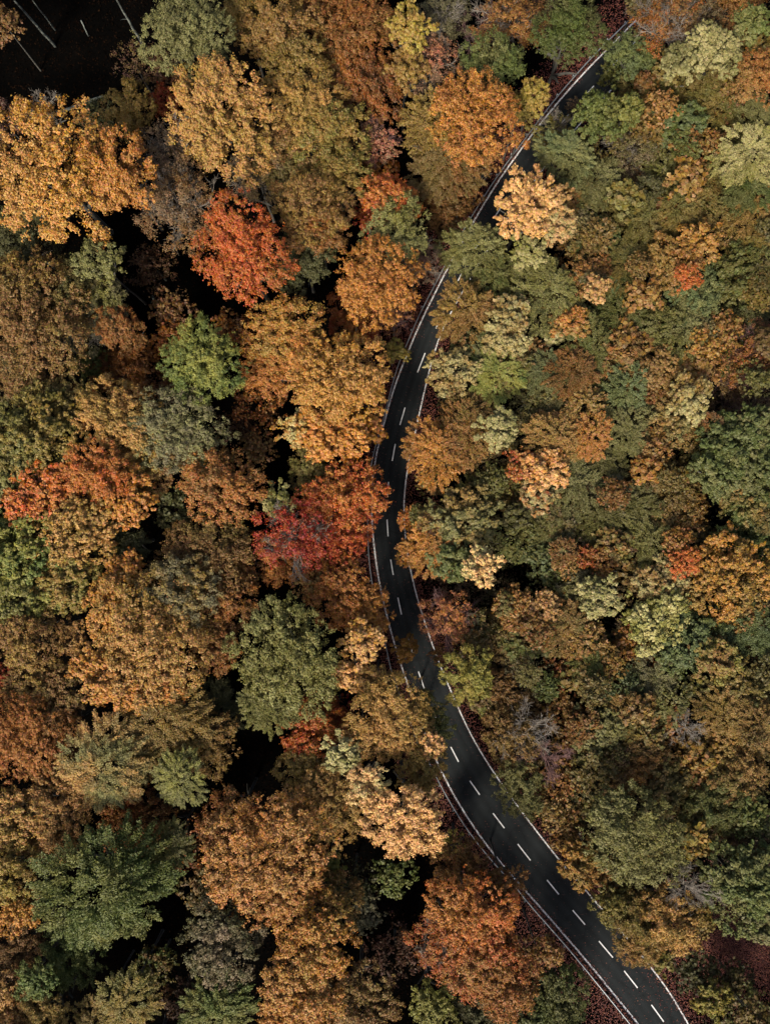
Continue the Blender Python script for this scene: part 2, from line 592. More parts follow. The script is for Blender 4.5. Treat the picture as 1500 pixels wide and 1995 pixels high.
def crown_spray(seed, n_leaf, leaf, n_spray, up=0.35):
    """fans of twigs that point outwards and hang at their tips"""
    rng = np.random.default_rng(seed)
    C, R = lobes(rng, 7, 0.46, (0.34, 0.46))
    cp, cd = clump_points(rng, n_spray, C, R, 0.75, -0.25)
    rad = unit(np.column_stack([cp[:, :2], np.zeros(n_spray)]))
    out = unit(rad * 0.9 + cd * 0.5 + np.array((0, 0, 0.12)) + rng.normal(0, 0.22, (n_spray, 3)))
    ln_ = rng.uniform(0.17, 0.34, n_spray)
    root = cp - out * ln_[:, None] * 0.55
    side = unit(np.cross(out, np.array((0, 0, 1.0)) + rng.normal(0, 0.25, (n_spray, 3))))
    ct = rng.uniform(0, 1, n_spray)
    w = ln_ ** 2
    k = rng.choice(n_spray, n_leaf, p=w / w.sum())
    t = rng.uniform(0, 1, n_leaf) ** 0.8
    # side twigs every so often along the axis give the feathered edge
    u = rng.uniform(-1, 1, n_leaf)
    wid = 0.30 * (1 - t) ** 0.9 + 0.02
    frond = np.round(t * 7) / 7 * 0.75 + t * 0.25
    q = frond + np.abs(u) * 0.22
    ax = root[k] + out[k] * (ln_[k] * q)[:, None] + side[k] * (u * wid * ln_[k])[:, None]
    ax[:, 2] -= 0.30 * ln_[k] * q ** 2
    p = ax + rng.normal(0, 0.012, ax.shape) - np.array((0, 0, 1)) * (rng.uniform(0, 1, n_leaf) ** 2 * 0.05)[:, None]
    nn = np.cross(side[k], out[k])
    nn *= np.sign(nn[:, 2:3] + 1e-6)
    nrm = nn + rng.normal(0, 0.42, p.shape)
    tan = out[k] + side[k] * (np.sign(u) * 0.9)[:, None] + rng.normal(0, 0.3, p.shape)
    s = rng.uniform(0.7, 1.3, n_leaf) * leaf
    v, f = leaf_quads(p, nrm, tan, s * 1.15, s * 0.6)
    return v, f, ct[k], rng.uniform(0, 1, n_leaf)


def normalise(v):
    r = np.percentile(np.hypot(v[:, 0], v[:, 1]), 97.5)
    v = v / r
    return v


def tube(p0, p1, r0, r1, sides):
    d = unit(p1 - p0)
    a = np.cross(d, np.array((0.31, 0.77, 0.55)))
    a = unit(a)
    b = np.cross(d, a)
    th = np.arange(sides) * 2 * math.pi / sides
    ring = np.cos(th)[:, None] * a + np.sin(th)[:, None] * b
    v = np.concatenate([p0 + ring * r0, p1 + ring * r1])
    i = np.arange(sides)
    f = np.stack([i, (i + 1) % sides, sides + (i + 1) % sides, sides + i], 1)
    return v, f


def join(parts):
    vs, fs, o = [], [], 0
    for v, f in parts:
        vs.append(v)
        fs.append(f + o)
        o += len(v)
    return np.concatenate(vs), np.concatenate(fs)


def trunk_proto(seed, lean=0.03):
    """unit trunk: 1 high, limbs spread to about 1 (scaled by crown radius sideways)"""
    rng = np.random.default_rng(seed)
    parts = []
    p = np.array((0, 0, -0.03))
    zs = [-0.03, 0.02, 0.2, 0.4, 0.58, 0.72, 0.84]
    rs = [0.095, 0.065, 0.055, 0.047, 0.038, 0.024, 0.012]
    pts = []
    for z in zs:
        pts.append(np.array((rng.normal(0, lean) * z, rng.normal(0, lean) * z, z)))
    for a, b, r0, r1 in zip(pts[:-1], pts[1:], rs[:-1], rs[1:]):
        parts.append(tube(a, b, r0, r1, 8))
    for k in range(9):
        i = rng.integers(3, 6)
        a = pts[i]
        ang = k * 2.4 + rng.uniform(-.4, .4)
        L = rng.uniform(0.45, 0.8)
        z1 = min(0.86, a[2] + rng.uniform(0.1, 0.25))
        mid = a + np.array((math.cos(ang) * L * .5, math.sin(ang) * L * .5, (z1 - a[2]) * .62))
        end = np.array((math.cos(ang) * L, math.sin(ang) * L, z1)) + a * (1, 1, 0)
        parts.append(tube(a, mid, rs[i] * .6, 0.018, 6))
        parts.append(tube(mid, end, 0.018, 0.006, 5))
    return join(parts)


def twig_proto(seed, n_limb=9, levels=3, r0=0.019):
    """bare crown: forked boughs and twigs in unit crown space, growing from below the centre"""
    rng = np.random.default_rng(seed)
    parts = []

    def grow(p, d, L, r, lev):
        d = unit(d)
        m = p + d * L * 0.5 + rng.normal(0, 0.05, 3) * L
        e = m + unit(d + rng.normal(0, 0.18, 3)) * L * 0.5
        s = 5 if lev >= 2 else 3
        parts.append(tube(p, m, r, r * 0.75, s))
        parts.append(tube(m, e, r * 0.75, r * 0.45, s))
        if lev == 0:
            return
        n = rng.integers(4, 6) if lev > 1 else rng.integers(4, 7)
        for k in range(n):
            t = rng.uniform(0.25, 1.0)
            q = m + (e - m) * (t - .5) * 2 if t > .5 else p + (m - p) * t * 2
            nd = unit(d * 0.9 + rng.normal(0, 0.55, 3) + np.array((0, 0, 0.16)))
            grow(q, nd, L * rng.uniform(0.45, 0.72), max(r * 0.5, 0.0045), lev - 1)

    for k in range(n_limb):
        a = 2.4 * k + rng.uniform(-.3, .3)
        e = rng.uniform(0.35, 1.2) if k else 1.45
        d = np.array((math.cos(a) * math.cos(e), math.sin(a) * math.cos(e), math.sin(e)))
        grow(np.array((0, 0, -0.55 + rng.uniform(0, .2))), d, rng.uniform(0.62, 0.85), r0, levels)
    v, f = join(parts)
    return v, f


CROWNS, TRUNKS, TWIGS, RAW = {}, [], [], {}
SIZES = {'L': 1.0, 'M': 0.56, 'S': 0.25}


def leaf_size(sz):
    return {'L': 0.032, 'M': 0.045, 'S': 0.072}[sz]


def build_prototypes():
    for sz, q in SIZES.items():
        l = leaf_size(sz)
        tn = {'L': 1100, 'M': 620, 'S': 260}[sz]
        ts = {'L': 1.0, 'M': 1.35, 'S': 1.9}[sz]
        for k in range(3 if sz == 'S' else 2):
            CROWNS.setdefault(('b', sz), []).append(crown_clumpy(100 + k + ord(sz), int(39000 * q), l, int(70 + 130 * q), {'L': 9, 'M': 7, 'S': 5}[sz],
                                                                 n_tuft=tn, trad=(0.034 * ts, 0.058 * ts)))
        for k in range(2):
            CROWNS.setdefault(('c', sz), []).append(crown_clumpy(200 + k + ord(sz), int(44000 * q), l * 1.25, int(90 + 160 * q), {'L': 8, 'M': 6, 'S': 4}[sz], (0.08, 0.15), 0.9, 0.7, 0, 0.004,
                                                                 n_tuft=int(tn * 1.0), trad=(0.022 * ts, 0.044 * ts), depth=0.6))
        for k in range(3 if sz == 'S' else 2):
            CROWNS.setdefault(('s', sz), []).append(crown_spray(300 + k + ord(sz), int(42000 * q), l * 0.86, int(110 + 270 * q)))
        for k in range(3 if sz == 'S' else 2):
            CROWNS.setdefault(('f', sz), []).append(crown_clumpy(400 + k + ord(sz), int(39000 * q), l * 0.95, int(160 + 220 * q), {'L': 11, 'M': 8, 'S': 5}[sz], (0.07, 0.14), 0.7, 0.8, 0.2, 0.006,
                                                                 n_tuft=int(tn * 1.3), trad=(0.03 * ts, 0.05 * ts), depth=0.55))
        CROWNS.setdefault(('p', sz), []).append(crown_clumpy(500 + ord(sz), int(14000 * q), l, int(80 + 130 * q), 8, (0.08, 0.16), 0.7, 0.8, 0.2, 0.02,
                                                             n_tuft=int(tn * 0.8), trad=(0.03 * ts, 0.05 * ts)))
    for key, lst in CROWNS.items():
        out = []
        for i, (v, f, ct, lt) in enumerate(lst):
            if key[1] == 'S':
                RAW.setdefault(key[0], []).append((normalise(v), ct, lt))
            out.append(mesh_from('crown', normalise(v), f, M_LEAF, False, {'clump_tint': ct, 'leaf_tint': lt}))
        CROWNS[key] = out
    for k in range(5):
        v, f = trunk_proto(700 + k)
        TRUNKS.append(mesh_from('trunk', v, f, M_BARK, True))
    for k in range(4):
        v, f = twig_proto(800 + k)
        v = v / np.percentile(np.hypot(v[:, 0], v[:, 1]), 97)
        TWIGS.append((mesh_from('twigs', v, f, M_TWIG), mesh_from('twigs', v, f, M_REDTWIG)))


build_prototypes()

# ------------------------------------------------------------------ palettes (main colour, second colour, words)
KALB = 0.54
PAL = {
    'gold': ('da9f4a', 'bd8a42', 'golden yellow'),
    'goldor': ('d99748', 'c6873e', 'golden orange'),
    'tan': ('cf9c58', 'b08a4c', 'golden tan'),
    'goldol': ('ab8b45', '8d783c', 'golden olive'),
    'olive': ('85803f', '706e38', 'olive green'),
    'olivbr': ('8f7840', '72683a', 'olive brown'),
    'dkolive': ('67643a', '585a34', 'dark olive'),
    'brown': ('977040', '7a5f38', 'dull brown'),
    'dkbrown': ('6e4c2e', '55402a', 'dark brown'),
    'rust': ('b07034', '90582c', 'rust brown'),
    'orange': ('d08b47', 'bd7f3e', 'orange'),
    'redor': ('d97238', 'cf7a3e', 'red orange'),
    'red': ('b8502c', 'ac6034', 'deep red'),
    'crimson': ('96351f', 'ab522c', 'crimson'),
    'plum': ('735043', '604a38', 'plum brown'),
    'pink': ('bd7a58', 'a06a4a', 'dusky pink brown'),
    'peach': ('fdc680', 'f2b670', 'pale peach'),
    'cream': ('ddd08c', 'bcb46c', 'pale cream'),
    'sage': ('97945a', '848650', 'sage green'),
    'green': ('6e7f3e', '878944', 'fresh green'),
    'dkgreen': ('667334', '70703a', 'dark green'),
    'blugreen': ('6c7e50', '7e8852', 'bluish green'),
    'yelgreen': ('a8a44e', '8a9046', 'yellow green'),
    'yelol': ('ab9644', '8a8240', 'yellowish olive'),
    'greyol': ('8c8460', '7c7654', 'greyish olive'),
    'greybr': ('8c755a', '7a6850', 'greyish brown'),
}
STYLE_WORD = {'b': 'clumpy', 'c': 'open crisp leaved', 's': 'feathery', 'f': 'fine leaved', 'p': 'half bare', 'w': 'bare'}

# x, y and crown radius in photograph pixels, height in metres, style, palette [second palette] | label | short name
TREES = '''
370 70 92 25 f sage dkolive | tall sage green tree on the edge of the black clearing at the top | tall sage tree
8 45 38 14 b brown
262 122 48 13 p plum olivbr
325 140 40 9 f dkbrown
250 212 52 15 b goldol
330 205 36 9 f red rust | dark red understorey shrub peeping out above the big tan tree | dark red shrub
185 225 38 8 f dkolive
440 225 108 26 b tan goldol | big golden tan tree rising just below the dark red shrub | big tan tree
105 340 138 27 b gold tan | huge golden tree filling the edge under the black clearing | huge golden tree
225 330 75 25 b goldor orange
340 300 66 18 p greybr brown
345 405 78 19 p brown greybr | half bare brown tree with pale grey forking boughs beside the red orange globe | grey boughed tree
14 245 46 14 f plum
85 205 38 12 w greybr | small bare grey tree at the lower rim of the black clearing | bare rim tree
40 470 76 16 f dkolive
196 515 48 22 f sage olive
470 490 98 27 f redor rust | round bright red orange tree standing out among brown trees | red orange globe
550 55 76 22 b goldol brown
575 128 72 22 b goldol olivbr
480 30 50 18 b goldol
610 20 55 18 b rust brown
690 60 82 21 f rust brown
715 165 72 20 f rust dkbrown
655 130 55 18 b brown
795 55 48 22 c goldol yelol
790 135 46 20 c goldol brown
862 35 50 18 p greyol
832 118 62 19 p greybr pink
930 60 58 16 w plum | bare plum grey tree above the bright green tree at the top | bare plum tree
985 50 62 19 p rust orange
890 160 50 12 w plum
1040 30 50 16 p plum rust
955 132 62 22 f green sage | bright green rounded tree behind the tall orange tree near the road | bright green tree
928 225 98 26 f orange goldor | tall orange tree beside the upper road bend | tall orange tree
950 300 42 20 f orange brown
898 325 58 19 f rust orange
1038 190 40 20 c yelol goldol | yellowish olive tree leaning to the road opposite the painted edge line | yellow roadside tree
1012 215 40 18 c yelol olivbr
1108 58 80 23 f dkgreen dkolive | broad dark green tree beside the guardrail at the top | broad dark green tree
1250 -12 44 15 f dkolive brown
850 250 74 20 s olivbr goldol
868 325 66 19 s olivbr brown
735 272 46 18 p pink greybr | small half bare pinkish tree in a dark gap of the wood | pinkish gap tree
740 335 36 14 f rust
590 215 82 23 b goldol tan
640 270 76 22 b goldol olive
560 285 66 21 b brown olivbr
660 345 58 21 b goldol olive
500 340 62 20 p greybr olivbr
610 395 82 23 b brown goldol
565 345 50 20 b olivbr
590 500 70 20 f dkolive
620 450 60 21 b brown rust
757 388 56 21 f redor orange | flame orange tree with red rim just above the small sage tree | flame orange tree
720 425 34 13 f red
770 452 68 22 f sage olive | small sage green tree tucked under the flame orange tree | small sage tree
740 552 92 25 f goldor orange | round golden orange tree with rusty rim beside the road curve | round golden orange tree
690 610 58 15 f rust red
812 505 52 18 p greybr plum
770 608 46 16 p plum rust
860 390 60 14 f rust dkbrown
864 440 38 10 f dkbrown
900 380 42 12 f rust dkbrown
550 650 78 22 f goldor goldol
530 715 62 20 f orange rust
658 735 102 25 b gold tan | bright gold tree pressing against the road line | bright gold tree
715 760 42 20 c gold
600 700 58 22 f goldor orange
645 850 78 21 c goldor orange | open orange tree under the bright gold tree near the guardrail | open orange tree
580 835 40 20 c gold cream
715 830 42 16 c goldor
510 790 56 13 f rust dkbrown
470 830 44 10 f dkbrown
500 880 40 12 f brown
392 708 82 24 f green yelgreen | vivid green tree surrounded by dark gaps and brown trees | vivid green tree
765 683 26 13 c yelol
788 690 15 9 c yelol olivbr
685 962 76 21 f redor orange | red orange tree touching the road beside the crimson tree | red orange roadside tree
574 1046 76 23 p crimson red | crimson half bare tree with radiating grey twigs | crimson tree
640 1060 78 19 f red redor
625 975 45 20 f redor
545 1090 50 17 f rust orange | rust orange tree fringing the lower edge of the crimson tree | rusty fringe tree
540 975 36 18 c yelgreen cream | small pale yellow tree above the crimson tree | small pale yellow tree
610 925 52 17 f olivbr olive
690 1020 50 17 f rust red | rusty red tree squeezed between the crimson tree and the road | squeezed rusty tree
70 640 118 22 f brown olivbr | wide dull brown tree on the edge with a pale trunk showing | wide brown edge tree
45 560 76 20 f brown goldol
130 575 72 18 f dkolive olivbr
200 590 52 17 f greyol olive
232 640 48 17 f rust brown
170 640 52 15 p greyol
335 600 44 12 f dkbrown brown
330 660 38 12 b rust
255 725 72 11 f dkbrown rust
180 715 42 10 f dkgreen
345 740 46 9 f rust dkbrown
445 645 42 9 f dkbrown rust
300 520 50 9 f dkbrown
35 730 60 13 f dkolive brown
70 850 92 22 c olive goldol | broad olive tree with golden clumps on the left border | broad olive border tree
40 910 76 20 c olive sage
120 780 52 19 f olivbr
155 800 42 17 f rust
240 815 80 23 b goldol tan
345 840 88 23 f greyol sage | big greyish olive tree with silvery twigs beside a dark lane | silvery olive tree
290 900 66 20 f brown goldol
400 900 52 18 f brown olivbr
188 915 62 24 f orange redor | salmon orange tree topping the cluster near the left border | salmon orange tree
95 970 78 22 c orange redor
230 970 70 22 c goldor orange
150 1035 92 23 c goldol tan
432 950 78 22 f orange brown | orange brown tree beside the narrow black gap | orange brown gap tree
335 985 44 15 f dkolive
30 1065 88 22 c yelgreen green | yellow green tree on the left border under the orange cluster | yellow green border tree
50 1160 72 21 c olive yelgreen
135 1130 68 21 c goldol olive
400 1080 92 21 f brown olivbr
235 1060 56 18 f dkolive
465 1110 44 17 f rust brown
300 1240 128 25 f tan goldol | largest golden tan crown with smooth top over a dark edge | largest tan crown
355 1150 76 23 f greyol goldol
245 1110 42 21 c goldor orange
220 1180 58 22 c goldor gold
215 1310 74 22 c goldor tan
300 1350 60 21 c goldor orange
430 1170 66 20 f brown rust
420 1260 50 19 f rust brown
55 1240 66 21 f brown goldol
142 1238 40 18 f brown tan | small round brown tree standing alone between black gaps | small lone brown tree
2 1315 28 14 f red
65 1340 56 18 b brown goldol
40 1430 84 21 f orange rust
115 1360 62 18 f brown olivbr
110 1430 56 18 f brown rust
320 1400 92 21 s goldol olivbr
420 1385 58 15 s dkolive
205 1490 92 22 s sage tan | wide feathery sage and tan tree above the dark green star | wide sage tan tree
290 1470 58 19 s goldol
350 1515 56 21 s sage yelgreen | pale sage tree with a bright tip between tan trees | pale sage tree
120 1545 66 19 f tan brown
410 1450 60 18 f goldol brown
556 1290 112 26 f olive sage | big round olive green tree near the road in front of a red tree | big round olive tree
525 1370 60 22 s olive
612 1425 66 18 f redor rust | red orange tree under the big round olive tree | low red orange tree
655 1390 40 13 f red rust
668 1465 42 21 c cream sage | pale cream tree between the red orange and golden trees | pale cream gap tree
718 1528 46 24 b peach cream | smaller of two pale peach trees, next to the golden olive tree | smaller peach tree
790 1598 78 26 b peach | bright pale peach tree with a crisp lower edge above a black gap | bright peach tree
710 1245 48 22 c peach gold
690 1310 44 20 c peach goldor
660 1155 76 20 f orange rust
715 1190 56 19 f orange goldor
612 1130 46 18 f rust olivbr
722 1245 28 14 f rust plum
790 1262 30 8 c gold | small golden sapling hanging over the road by the centre dashes | golden road sapling
764 1402 93 24 f goldol tan | golden olive tree whose crown hangs over the road | golden road tree
830 1378 42 19 f olivbr olive
845 1452 28 23 c peach
820 1500 58 22 f goldol
845 1420 42 18 f olive
735 1340 50 21 f brown goldol
700 1440 45 20 f tan goldol
640 1570 84 21 f goldol tan
600 1500 58 18 f olivbr goldol
585 1590 50 18 f tan
525 1660 124 25 f tan orange | big pinkish tan dome with a sharp dark edge below | big pinkish dome
460 1600 64 19 f rust brown
560 1730 66 22 f orange tan
640 1690 32 16 c yelgreen
208 1725 126 25 s dkgreen olive | big dark green star shaped tree with feathered tips | dark green star
330 1650 52 20 s olive dkolive
45 1600 76 20 b tan goldol
115 1620 58 19 f tan brown
20 1700 62 21 f goldol yelol
35 1775 46 20 f gold goldor
270 1600 70 13 f rust brown
390 1640 60 11 f rust dkbrown
438 1830 84 22 f dkolive greybr | round dark olive tree beside the dark green star with brown lower rim | round dark olive tree
395 1740 45 16 f dkolive brown
140 1865 62 15 f dkgreen
75 1908 42 19 f green | small plain green tree at the lower left beside brown trees | small plain green tree
40 1850 52 15 f brown
25 1950 66 17 f brown tan
95 1980 52 18 f goldol
245 1950 66 19 s olive goldol
185 1985 42 17 s goldol
425 1965 72 18 s green olive | green feathery tree cut by the bottom border | green bottom tree
305 1885 44 9 f dkgreen brown
350 1950 42 10 f dkbrown
612 1830 84 23 f goldor goldol | long golden orange tree between two black gaps at the bottom | long golden tree
590 1930 84 22 f goldor tan
550 1985 50 20 f goldor
640 1760 62 20 f goldol brown
700 1950 80 17 f brown olivbr
765 1705 44 13 f dkgreen
690 1730 56 13 f dkolive
710 1780 42 12 f greyol
770 1850 62 8 f dkbrown plum
915 1790 102 24 f orange redor | wide rusty orange tree with grey twigs close to the guardrail at the bottom | wide rusty tree
870 1840 72 22 p redor orange
935 1870 78 22 f redor orange
985 1910 72 21 f orange redor
900 1690 66 17 f rust orange
985 1730 46 17 f rust orange
880 1645 26 7 c yelol | small yellow shrub by the guardrail below the peach trees | small yellow shrub
840 1960 50 16 f yelgreen olive
935 1985 60 14 f dkolive
1090 1945 72 13 f dkgreen
1030 1985 45 12 f dkgreen
1050 1860 46 14 f orange brown
1300 55 82 18 p rust brown | thin rust brown thicket tree above the pale crest in the upper right | rust thicket tree
1370 45 58 17 p brown greybr
1440 25 52 18 f rust orange
1462 42 40 19 c green sage | small green tree among rust brown ones in the top right corner | green corner tree
1420 90 42 16 f brown rust
1262 25 42 15 p olivbr brown
1232 112 54 17 f blugreen green | bluish green tree leaning over the road near the top | upper bluish tree
1192 150 36 11 f dkgreen olive
1395 98 52 21 c cream sage | pale cream and green tree forming a bright crest | pale crest tree
1330 118 46 20 c sage cream
1290 148 62 16 s olive dkolive
1250 175 50 15 s olivbr olive
1368 155 58 16 s olivbr olive
1482 150 54 20 f orange tan | orange tan tree on the right border below the green corner tree | orange tan border tree
1430 165 42 17 f brown goldol
1485 85 40 17 c goldol olive
1445 120 36 15 f blugreen
1172 225 60 19 c green | fresh green tree hugging the road, yellowing at one end | fresh green roadside tree
1222 212 38 19 c yelgreen green
1080 258 43 12 p yelol sage | thin yellowish tree through which the road markings show | thin road tree
1118 206 20 6 p plum greybr
1292 212 36 18 f tan orange
1322 242 46 17 c blugreen green
1262 240 44 16 s goldol brown
1392 215 54 16 s olive goldol
1432 205 38 16 p rust plum
1472 235 48 17 s olive sage
1102 305 60 18 s blugreen sage | feathery bluish sage tree beside the upper road dashes | feathery bluish sage tree
1150 355 56 16 s sage dkolive
1172 290 48 15 s olivbr olive
1232 290 54 15 p greybr olive
1285 300 48 15 s greyol olive
1340 278 36 17 f orange brown
1388 290 38 17 f orange goldol
1452 305 62 19 s cream yelgreen | bright pale green feathery tree near the right border in the upper part | bright pale green tree
1402 345 52 16 s olive brown
1452 370 50 17 s green sage
1338 350 38 18 c tan gold
1290 345 42 15 s olive
1222 388 38 17 c yelol sage
1270 270 40 14 f brown
1190 345 44 14 p greybr plum
1250 350 40 13 p brown orange
1030 398 74 22 c peach tan | large peach tree with a pale crown overhanging the upper road | large peach tree
1080 385 34 21 c peach
1082 440 38 20 c peach cream
1032 490 38 19 c cream yelgreen | cream tree hanging under the large peach tree | cream hanging tree
1020 356 22 16 c yelol
1112 468 46 14 s brown rust
1168 470 44 15 s green blugreen
1242 440 66 16 s olive olivbr
1310 415 58 16 s olive goldol
1372 395 50 16 f goldol olive
1362 468 42 18 c gold tan | small golden tree in the middle of the upper olive slope | small golden slope tree
1415 450 46 15 f goldol brown
1460 420 50 16 s goldol tan
1480 490 52 16 s goldol yelol
1180 410 46 14 s dkolive brown
1125 400 48 15 s olive dkgreen
922 488 70 17 s olive sage | olive feathery tree reaching across the road under the peach tree | olive road crossing tree
965 545 56 16 s olive green
910 612 72 18 s goldol brown | brownish feathery tree on the inside of the road curve | inner curve brown tree
1000 610 38 18 c cream tan
985 650 48 18 c cream tan | cream tan tree set back from the road curve | cream tan tree
884 722 56 18 c cream tan | pale cream tree on the inner road edge beside the long centre dash | pale roadside tree
935 672 48 16 c sage green
965 728 54 17 s yelgreen green | yellow green feathery tree beside the pale roadside tree | inner yellow green tree
850 880 74 18 s goldor brown | golden brown feathery tree bulging to the road | bulging golden brown tree
905 845 56 17 s orange goldol
968 838 40 20 c cream sage | very pale cream green tree beside the bulging golden brown tree | very pale small tree
918 800 54 15 s tan olivbr
905 770 48 13 s dkolive
1070 575 76 18 s sage olive | broad sage green tree below the cream hanging tree | broad sage slope tree
1020 545 46 15 s olive
1140 535 44 17 f brown orange
1160 562 26 19 c peach
1210 518 52 16 s olive goldol
1190 540 42 15 s blugreen dkgreen
1300 520 52 17 c goldol orange
1335 505 32 18 f orange
1340 542 26 18 f redor rust | tiny flame red tree on the olive slope | tiny flame tree
1352 578 56 17 f blugreen sage | rounded bluish green tree under the tiny flame tree | rounded bluish tree
1430 540 62 16 c olive green
1480 560 45 16 s goldol olive
1252 572 36 17 c tan orange
1155 602 44 14 f dkgreen green
1212 622 54 15 s olive green
1112 625 38 17 c orange goldol | small orange tree between the broad sage tree and dark green neighbours | small orange slope tree
1078 642 32 15 c cream olive
1330 640 68 17 s sage olive | wide sage tree with pale streaks under the rounded bluish tree | streaked sage tree
1375 668 36 17 f gold orange
1268 645 42 13 f dkgreen olive
1442 625 60 14 f dkolive green
1420 695 46 15 f rust orange
1465 690 60 15 p plum rust | half bare plum brown tree by the right border mid height | plum border tree
1430 755 66 13 p plum brown
1490 760 50 14 p plum greybr
1148 678 56 16 s olive green
1222 672 44 16 c brown orange
1022 692 40 15 s brown orange
1118 722 54 17 s orange brown
1062 728 48 16 s sage blugreen
1212 720 44 15 s tan olive
1292 718 52 16 c tan brown
1350 718 42 16 c tan orange
1222 758 46 16 s blugreen | bluish green tree at the heart of the right hand slope | central bluish tree
1345 772 46 19 c cream tan | pale cream tan tree at the heart of the slope | pale slope tree
1270 772 32 15 f rust
1245 805 48 14 p greybr brown
1142 790 42 16 s tan goldol
1085 800 54 14 s dkolive brown
1032 780 48 14 s dkolive olive
1305 815 48 16 c sage tan
1170 745 42 14 s olive
1082 855 58 17 s tan goldol | feathery tan tree above the peach and orange pair | feathery tan tree
1150 852 42 17 s orange goldor | bright orange feathery tree on the middle slope | bright orange slope tree
1022 850 48 15 s olivbr
1215 845 52 16 s sage olive
1170 900 52 15 s olive dkolive
1272 872 36 16 f brown orange
1262 912 32 16 c orange gold
1360 860 50 13 s dkolive olive
1430 855 62 18 c green blugreen | clumpy green tree under the plum border tree | clumpy green tree
1485 835 42 18 c sage green
1400 920 58 18 c green sage
1470 920 62 18 c green sage
1450 980 52 17 c green tan
1012 902 32 17 f redor orange
1062 912 46 18 c peach orange | crisp peach and orange tree on the inner slope | crisp peach tree
1050 960 40 16 c cream redor
1112 945 64 16 s sage dkolive
1190 955 56 15 f greyol sage
1290 955 66 15 f olivbr brown
1335 1000 46 15 f olivbr rust
1012 970 48 11 f rust plum
1232 990 52 15 s olive
955 900 48 14 s olivbr brown
960 960 52 14 f olive brown
900 1012 66 18 c sage tan | sage and tan tree nearest the sharpest bend of the road | sage bend tree
808 1012 34 12 s orange rust
848 1065 66 17 s goldor brown | golden brown feathery tree reaching over the road at the bend | overhanging bend tree
800 1075 34 14 s goldor brown
885 1090 46 18 c green sage
935 1102 38 20 c peach cream | small bright peach tree beside the bend | small peach bend tree
975 1060 46 13 p dkolive
930 960 40 14 s olive sage
1010 1050 48 15 s olive green
872 1205 60 17 p pink orange | dusky pink half bare tree with grey boughs at the road edge | dusky pink tree
900 1145 50 11 p plum
852 1276 22 14 f orange rust
958 1160 46 11 p dkolive plum
1002 1178 42 16 f orange tan
908 1318 60 20 b yelgreen yelol | yellow green tree bulging onto the road below the pink tree | bulging yellow green tree
945 1372 26 13 c yelgreen
925 1240 48 15 f olive tan
985 1245 58 14 f olivbr brown
1000 1300 48 13 p plum brown
1000 1442 66 16 f olivbr brown | olive brown tree on the inside of the lower straight | lower olive brown tree
975 1360 54 14 f brown rust
1062 1022 56 15 s olive sage
1132 1042 46 14 p greybr
1165 1012 50 15 s olive
1060 1092 44 15 f blugreen olive
1098 1066 20 16 c cream
1105 1097 28 16 f orange goldol
1140 1083 22 16 f redor
1168 1092 28 16 f rust orange
1192 1062 40 16 c tan olive
1258 1060 62 16 s olive sage
1322 1055 32 17 f orange
1328 1095 30 18 f redor orange | vivid red orange small tree beside the big golden brown cauliflower crown | vivid slope tree
1418 1125 88 19 c goldol goldor | big golden brown crown of knobbly clumps near the right border | knobbly golden crown
1450 1050 62 16 c green dkgreen
1385 1060 40 13 f dkolive brown
1228 1120 48 15 c olivbr tan
1285 1140 54 17 c tan cream
1060 1190 34 17 s peach orange
1012 1195 36 16 s orange rust
1130 1145 52 15 f greyol olive
1165 1165 44 18 c cream sage | cream and green speckled tree above the long cream crown | speckled cream tree
1082 1140 50 14 f dkgreen olive
1108 1222 54 16 s tan olive
1135 1248 42 16 s tan gold
1272 1205 62 18 c yelgreen cream | wide cream and yellow green crown on the lower slope | wide cream crown
1225 1255 38 14 f orange rust
1255 1280 30 13 f red rust | small deep red tree under the wide cream crown | small deep red tree
1022 1245 46 15 s olive green
1030 1312 50 14 p greyol
1155 1290 52 15 s dkgreen olive
1342 1260 66 17 c blugreen green | wide bluish green crown beside the wide cream crown | wide bluish crown
1390 1285 46 18 c tan yelgreen
1362 1200 40 15 f blugreen
1470 1220 62 17 s blugreen green | feathery bluish green tree touching the right border | bluish border tree
1460 1285 48 13 f brown olivbr
1142 1320 44 15 c goldol olive
1092 1312 36 13 f rust red
1212 1345 48 15 s blugreen dkgreen
1275 1320 56 15 s greyol sage
1300 1370 44 15 s olive sage
1450 1345 58 16 c olive goldol
1385 1345 42 15 c olive goldol
1062 1340 28 14 f green
1092 1385 46 13 f rust brown
1030 1420 62 18 w greybr | bare tree with whitish forked boughs above the lower road | bare whitish tree
1065 1480 54 17 w plum | bare plum tree right under the bare whitish tree | bare plum slope tree
1040 1370 44 12 f brown rust
1160 1430 56 15 c sage olive
1222 1400 50 15 s olive tan
1252 1440 46 15 s goldol olive
1300 1395 42 14 f rust orange
1340 1420 38 18 w greybr rust | small bare grey tree poking out of rust brown foliage | small bare slope tree
1335 1455 40 13 f rust brown
1412 1400 58 16 s goldol tan
1475 1410 52 17 s tan goldol
1362 1475 42 15 c gold goldol
1420 1465 50 15 c goldol orange
1480 1475 40 13 f olivbr brown
1252 1495 58 15 f brown rust
1110 1445 45 13 f rust brown
1195 1480 46 14 f brown olivbr
1012 1535 60 16 f olive sage
1078 1580 42 14 f olivbr tan
1090 1530 50 14 f rust orange
1100 1590 44 13 f brown orange
1150 1510 44 15 f olivbr
1180 1570 42 14 f olive dkolive
1300 1535 52 15 c olive brown
1355 1510 44 14 f rust brown
1432 1520 58 16 f tan olive
1390 1575 54 16 f olive green
1460 1585 42 16 f green olive
1242 1630 98 21 f sage olive | big smooth sage olive dome above the lower road | big sage dome
1350 1640 36 16 c yelol gold
1310 1690 40 13 f olivbr goldol
